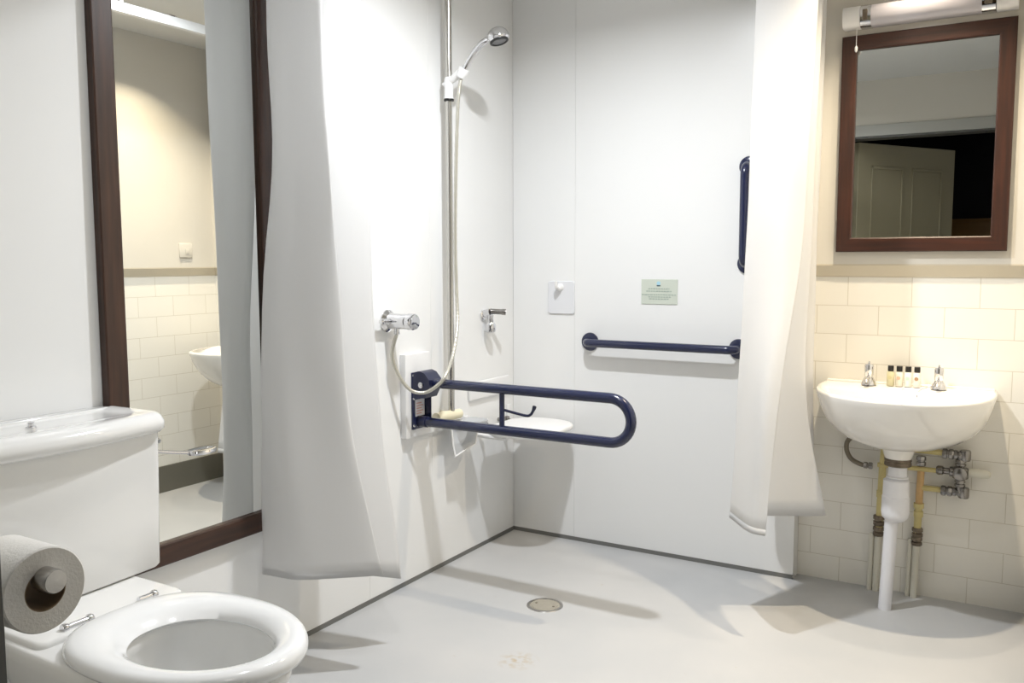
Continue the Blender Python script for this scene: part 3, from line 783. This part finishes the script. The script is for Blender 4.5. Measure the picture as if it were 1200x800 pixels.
# hook plate
h0 = at(643, 329, 1, 0); h1 = at(674, 368, 1, 0)
t = thing('wall_hook', 'pale square hook plate on the far shower wall left of the sign', 'hook', ((h0.x+h1.x)/2, 0, h1.z))
b = B(); loft(b, [[(x, -y, z) for x, z in rrect((h0.x+h1.x)/2, (h0.z+h1.z)/2, h1.x-h0.x-g, h0.z-h1.z-g, .012)] for y, g in ((0, 0), (.005, 0), (.0075, .004))]); build('plate', b, GREYPL, t)
hx, hz = (h0.x+h1.x)/2-.004, h0.z-.026
b = B(); tube(b, cr([(hx, -.005, hz), (hx, -.03, hz-.004), (hx, -.045, hz+.006), (hx, -.047, hz+.026)], 6), [.011]*6+[.008]*6+[.007]*7, 14)
lathe(b, [(.017, 0), (.015, .006), (.010, .009)], (hx, -.006, hz), (0, -1, 0), 22); build('peg', b, WHITEPL, t)

# sign
s0 = at(752, 327, 1, 0); s1 = at(794, 357, 1, 0)
sx0, sx1, sz0, sz1 = s0.x, s1.x, s1.z, s0.z; sw = sx1-sx0; sh = sz1-sz0; scx = (sx0+sx1)/2
t = thing('notice_sign', 'small pale green notice with lines of print on the far shower wall', 'sign', (scx, 0, sz0))
b = B(); box(b, sx0, sx1, -.003, 0, sz0, sz1, .0008, 1); build('board', b, SIGNM, t, smooth=False)
b = B()
for zf, a, c in ((.60, .20, .78), (.50, .14, .84), (.36, .02, .96), (.27, .20, .84), (.19, .22, .76)):
    x = sx0+sw*a; 
    while x < sx0+sw*c:
        w_ = random.uniform(.006, .013); box(b, x, min(x+w_, sx0+sw*c), -.0036, -.0028, sz0+sh*zf, sz0+sh*(zf+.045)); x += w_+.0022
build('print', b, SIGNTXT, t, smooth=False)
b = B(); lathe(b, [(.008, 0), (.008, .0007)], (scx-.003, -.003, sz0+sh*.84), (0, -1, 0), 20); em = build('emblem', b, SIGNBLUE, t)
b = B(); box(b, scx-.0105, scx+.005, -.0042, -.0028, sz0+sh*.725, sz0+sh*.765); build('emblem_base', b, SIGNDARK, em)

# ------------------------------------------------------------------ drain
dc = at(638.5, 709, 2, 0)
t = thing('floor_drain', 'round metal floor drain in the shower floor', 'drain', (dc.x, dc.y, 0))
b = B(); lathe(b, [(.064, 0), (.062, .0025), (.054, .003), (.053, .0005)], dc, seg=48, caps=(False, False)); build('rim', b, STEEL, t)
b = B(); lathe(b, [(.053, .0002), (.052, .0006), (.046, .0006), (.045, .0022), (.001, .0026)], dc, seg=48, caps=(False, False)); build('cover', b, mat('dull_beige_drain_cover', (.66, .64, .59), .4, .3, var=(60, .06)), t)
b = B()
for s in (-1, 1):
    b = B(); box(b, dc.x+s*.034-.004, dc.x+s*.034+.004, dc.y-.004, dc.y+.004, .002, .0033, .0006, 1); build('screw', b, DIRTMET, t)

# ------------------------------------------------------------------ wash basin
BX = 1.585; WY = -.126
t = thing('wash_basin', 'white wall-hung basin on the cream tiled wall', 'basin', (BX, YT, .56))
def bout(hw, yfront, yback, n=48, flat=.10, pw=2.25):
    """outline: straight back at yback, sides run forward by 'flat', front bowed"""
    pts = []
    ys = yback - flat*(yback-yfront)
    for k in range(n+1):
        a = PI*k/n; c, s = math.cos(a), math.sin(a)
        pts.append((BX + hw*math.copysign(abs(c)**(2/pw), c), ys - (ys-yfront)*abs(s)**(2/pw)))
    r = min(.02, hw*.3)
    pts += [(BX-hw, yback-.012), (BX-hw+.010, yback), (BX+hw-.010, yback), (BX+hw, yback-.012)]
    return pts
RZ = .752
b = B()
# outside, bottom to top
ext = [(.568, .06, -.185, -.03, .1), (.571, .10, -.215, .02, .1), (.580, .155, -.250, .055, .1), (.597, .200, -.280, YT, .12), (.625, .235, -.311, YT, .14), (.660, .258, -.340, YT, .16),
       (.700, .271, -.362, YT, .18), (.732, .279, -.374, YT, .2), (RZ-.004, .282, -.380, YT, .2), (RZ+.002, .281, -.379, YT, .2), (RZ+.006, .276, -.374, YT-.002, .2)]
rings = [[(x, y, z) for x, y in bout(hw, yf_, yb_, flat=fl)] for z, hw, yf_, yb_, fl in ext]
# inside bowl: deck at the back (taps), bowl in front
n_ = len(rings[0])
def blendring(z, hw, yf_, yb_, fl=.35, pw=2.2): return [(x, y, z) for x, y in bout(hw, yf_, yb_, flat=fl, pw=pw)]
rings += [blendring(RZ+.004, .266, -.361, YT-.010, .2), blendring(RZ-.002, .258, -.352, -.055, .25), blendring(RZ-.012, .250, -.343, -.062, .3), blendring(RZ-.06, .225, -.315, -.075, .3), blendring(RZ-.11, .17, -.265, -.09, .3),
          blendring(RZ-.135, .10, -.21, -.11, .3), blendring(RZ-.14, .03, -.165, -.13, .3)]
# raise deck: split back wall slightly
loft(b, rings); bsn = build('bowl', b, BASINM, t, ang=65)
b = B(); box(b, BX-.272, BX+.272, YT-.022, YT, RZ-.01, RZ+.012, .005, 3); build('splash_ledge', b, BASINM, t)
# ceramic waste boss
b = B(); lathe(b, [(.056, .0), (.053, -.012), (.046, -.042), (.042, -.054)], (BX, WY, .585), seg=36); build('waste_boss', b, BASINM, t)
b = B(); tube(b, [(BX-.0, -.06, RZ+.006), (BX, -.055, RZ-.02)], .004, 8); lathe(b, [(.013, 0), (.013, .003), (.008, .004)], (BX+.01, -.062, RZ-.035), (0, -1, .3), 20); build('overflow', b, CHROME, t)

DZ = RZ+.004
def tap(x, label, hoty, spout):
    y = .012; t = thing('basin_tap', label, 'tap', (x, y, DZ), 'pillar taps on the basin')
    b = B(); lathe(b, [(.026, 0), (.0255, .004), (.021, .016), (.015, .026), (.0125, .03)], (x, y, DZ), seg=28); build('base', b, CHROME, t)
    b = B(); tube(b, cr([(x, y-.008, DZ+.024), (x, y-.03, DZ+.026), (x, y-.048, DZ+.022), (x, y-.058, DZ+.012)], 5), [.0075]*16, 14); build('spout', b, CHROME, t)
    b = B(); lathe(b, [(.012, 0), (.015, .004), (.0155, .040), (.013, .046), (.004, .048), (.003, .054), (.001, .056)], (x, y, DZ+.028), seg=10); build('head', b, CHROME, t)
tap(1.463, 'chrome pillar tap at the left end of the basin', 0, 0)
tap(1.688, 'chrome pillar tap at the right end of the basin, with the plug chain beside it', 0, 0)
# plug chain
b = B()
cp = cr([(1.676, -.004, DZ+.012), (1.655, -.02, DZ+.006), (1.637, -.04, DZ-.0), (1.628, -.058, DZ-.014), (1.63, -.07, DZ-.022)], 14)
for p in cp[::2]: bmesh.ops.create_icosphere(b, subdivisions=1, radius=.0022, matrix=Matrix.Translation(p))
tube(b, cp, .0009, 6)
o = build('plug_chain', b, CHROME, origin=tuple(cp[0])); tag(o, 'chrome ball plug chain hanging into the basin from the right tap', 'chain')

# toiletries
cols = [('amber_yellow_liquid', (.84, .82, .68), (.78, .75, .58), 'pale yellow bottle with black cap, leftmost of the four on the basin'),
        ('clear_pink_liquid', (.92, .90, .84), (.90, .70, .60), 'clear bottle with salmon pink dot and black cap on the basin'),
        ('clear_green_liquid', (.90, .91, .86), (.72, .82, .76), 'clear bottle with pale green dot and black cap on the basin'),
        ('clear_brown_liquid', (.92, .88, .84), (.66, .52, .40), 'clear bottle with brown dot and black cap, rightmost of the four on the basin')]
for i, (nm, c1, c2, lb) in enumerate(cols):
    x = 1.533 + i*.0285; y = .022
    t = thing('toiletry_bottle', lb, 'bottle', (x, y, DZ), 'little toiletry bottles on the basin')
    b = B(); lathe(b, [(.001, 0), (.0115, 0), (.0125, .002), (.0125, .046), (.010, .050), (.006, .052)], (x, y, DZ), seg=24); build('bottle_body', b, liquid(nm, c1), t)
    b = B(); lathe(b, [(.0095, 0), (.0098, .001), (.0098, .018), (.009, .019)], (x, y, DZ+.052), seg=24); build('cap', b, CAPM, t)
    b = B(); lathe(b, [(.0065, 0), (.0065, .0008)], (x-.001, y-.0122, DZ+.030), (.1, -1, 0), 18); build('label_dot', b, mat(nm+'_dot', c2, .4), t)

# ------------------------------------------------------------------ waste and pipes
t = thing('waste_trap', 'white plastic bottle trap and waste pipe running down from the basin to the floor', 'waste pipe', (1.56, WY, 0))
b = B(); lathe(b, [(.040, 0), (.043, .002), (.043, .010), (.040, .016), (.043, .018), (.043, .026), (.038, .030)], (BX, WY, .505), seg=36); build('nut', b, DIRTMET, t)
b = B(); lathe(b, [(.030, .508), (.030, .470), (.036, .468), (.036, .464), (.031, .462)], (BX, WY, 0), seg=32); build('tailpiece', b, WASTEPL, t)
b = B(); lathe(b, [(.030, .462), (.041, .455), (.042, .40), (.044, .398), (.0445, .345), (.042, .328), (.030, .316), (.020, .312)], (BX-.003, WY, 0), seg=36); build('trap_body', b, WASTEPL, t)
b = B(); tube(b, [(1.572, WY, .33), (1.565, WY, .12), (1.560, WY, 0.0)], .0215, 24); build('pipe', b, WASTEPL, t)

PYY = YT-.030
def fitting(b, p, ax, r=.015, l=.03):
    p = V(p); ax = V(ax)
    lathe(b, [(r, -l/2), (r*1.12, -l/2+.003), (r*1.12, -l*.1), (r*.85, -l*.05), (r*.85, l*.05), (r*1.12, l*.1), (r*1.12, l/2-.003), (r, l/2)], p, ax, 8)
# hot pipe (left)
t = thing('supply_pipe', 'yellowed cream supply pipe with braided hose, left of the waste pipe', 'pipe', (1.508, PYY, 0), 'basin supply pipes')
b = B(); tube(b, [(1.522, PYY, .545), (1.516, PYY, .45), (1.511, PYY, .235)], .0125, 18); lathe(b, [(.0155, -.012), (.0155, .012)], (1.514, PYY, .36), (.02, 0, 1), 20); build('upper_pipe', b, CREAMPIPE, t)
b = B(); fitting(b, (1.510, PYY, .262), (0, 0, 1), .017, .038); fitting(b, (1.510, PYY, .222), (0, 0, 1), .017, .034); build('valve', b, DIRTMET, t)
b = B(); tube(b, [(1.510, PYY, .21), (1.507, PYY, 0)], .011, 18); build('lower_pipe', b, WPIPE, t)
b = B(); tube(b, [(1.488, PYY+.004, .21), (1.485, PYY+.004, .0)], .009, 14); build('boxed_pipe', b, WPIPE, t)
b = B(); hp2 = cr([(1.47, -.0, .585), (1.405, .022, .553), (1.393, .028, .515), (1.41, .03, .478), (1.447, .032, .460), (1.48, .033, .459)], 10)
tube(b, hp2, .0085, 14); build('braided_hose', b, FLEX, t)
b = B(); fitting(b, (1.468, .033, .459), (1, 0, 0), .011, .03); build('hose_nut', b, DCHROME, t)
# cold pipe (right)
t = thing('supply_pipe', 'yellowed cream supply pipe rising to the chrome valves, right of the waste pipe', 'pipe', (1.636, PYY, 0), 'basin supply pipes')
b = B(); tube(b, [(1.642, PYY, .475), (1.640, PYY, .38), (1.639, PYY, .33)], .012, 18); build('tee_pipe', b, ORANGEPIPE, t)
b = B(); tube(b, [(1.639, PYY, .34), (1.637, PYY, .225)], .0125, 18); lathe(b, [(.017, -.008), (.017, .008)], (1.639, PYY, .335), (0, 0, 1), 20); lathe(b, [(.0155, -.010), (.0155, .010)], (1.639, PYY, .305), (0, 0, 1), 20); build('lower_sleeve', b, CREAMPIPE, t)
b = B(); fitting(b, (1.638, PYY, .238), (0, 0, 1), .016, .034); fitting(b, (1.637, PYY, .206), (0, 0, 1), .016, .030); build('valve', b, DIRTMET, t)
b = B(); tube(b, [(1.637, PYY, .195), (1.633, PYY, 0)], .0115, 18); build('lower_pipe', b, WPIPE, t)
b = B(); tube(b, [(1.616, PYY+.006, .21), (1.612, PYY+.006, 0)], .008, 14); build('boxed_pipe', b, WPIPE, t)
b = B(); tube(b, [(1.60, PYY-.004, .534), (1.715, PYY-.004, .532)], .0105, 16); build('top_branch', b, CREAMPIPE, t)
b = B(); tube(b, [(1.50, PYY-.006, .466), (1.70, PYY-.006, .468)], .0085, 16); build('middle_branch', b, CREAMPIPE, t)
b = B(); tube(b, [(1.640, PYY, .400), (1.715, PYY, .400)], .0100, 16); build('lower_branch', b, CREAMPIPE, t)
b = B(); fitting(b, (1.641, PYY, .495), (0, 0, 1), .014, .034); build('branch_nut', b, DCHROME, t)
t = thing('valve_assembly', 'cluster of chrome compression fittings joined to the pipes under the basin', 'valve', (1.765, PYY, .40))
b = B(); yv = PYY-.004
for z in (.530, .400):
    fitting(b, (1.725, yv, z), (1, 0, 0), .016, .035); fitting(b, (1.757, yv, z), (1, 0, 0), .014, .030)
    lathe(b, [(.016, -.018), (.018, -.012), (.018, .012), (.016, .018)], (1.778, yv, z), (0, 0, 1), 10)
    build('elbow', b, DCHROME, t); b = B()
b.free()
b = B(); lathe(b, [(.012, -.13), (.012, 0)], (1.765, yv, .53), seg=16); fitting(b, (1.765, yv, .503), (0, 0, 1), .015, .024); fitting(b, (1.765, yv, .432), (0, 0, 1), .015, .026); build('riser', b, DCHROME, t)
b = B(); lathe(b, [(.012, -.085), (.016, -.080), (.016, -.066), (.011, -.060), (.011, -.045), (.017, -.042), (.017, -.026), (.014, -.022)], (1.775, yv, .470), (1, 0, 0), 10)
lathe(b, [(.024, -.020), (.026, -.016), (.026, .012), (.024, .016)], (1.765, yv-.002, .470), (0, 0, 1), 16); lathe(b, [(.016, 0), (.022, .004), (.022, .02), (.014, .024)], (1.765, yv-.012, .470), (0, -1, 0), 12); build('valve_body', b, DCHROME, t)
b = B(); lathe(b, [(.014, .0), (.016, .01), (.0165, .04), (.013, .062), (.006, .068)], (1.790, yv, .472), (1, 0, 0), 20); build('valve_cap', b, WPIPE, t)
for z in (.530, .400):
    b = B(); tube(b, [(1.778, yv, z), (1.778, YT, z)], .009, 12); build('wall_stub', b, DCHROME, t)

# ------------------------------------------------------------------ world, view
w = bpy.data.worlds.new('world'); bpy.context.scene.world = w; w.use_nodes = True
w.node_tree.nodes['Background'].inputs[0].default_value = (.9, .95, 1, 1); w.node_tree.nodes['Background'].inputs[1].default_value = .05
# added fill light, unseen in the corridor, spilling weakly through the doorway
ld = bpy.data.lights.new('corridor_fill', 'AREA'); ld.shape = 'DISK'; ld.size = .35; ld.energy = 3; ld.color = (1, .97, .93)
lo = bpy.data.objects.new('corridor_fill', ld); C.objects.link(lo); lo.location = (2.4, -3.4, HC-.02)
vs = bpy.context.scene.view_settings
vs.view_transform = 'Standard'; vs.look = 'None'; vs.exposure = 0.05; vs.gamma = 1; vs.use_curve_mapping = False
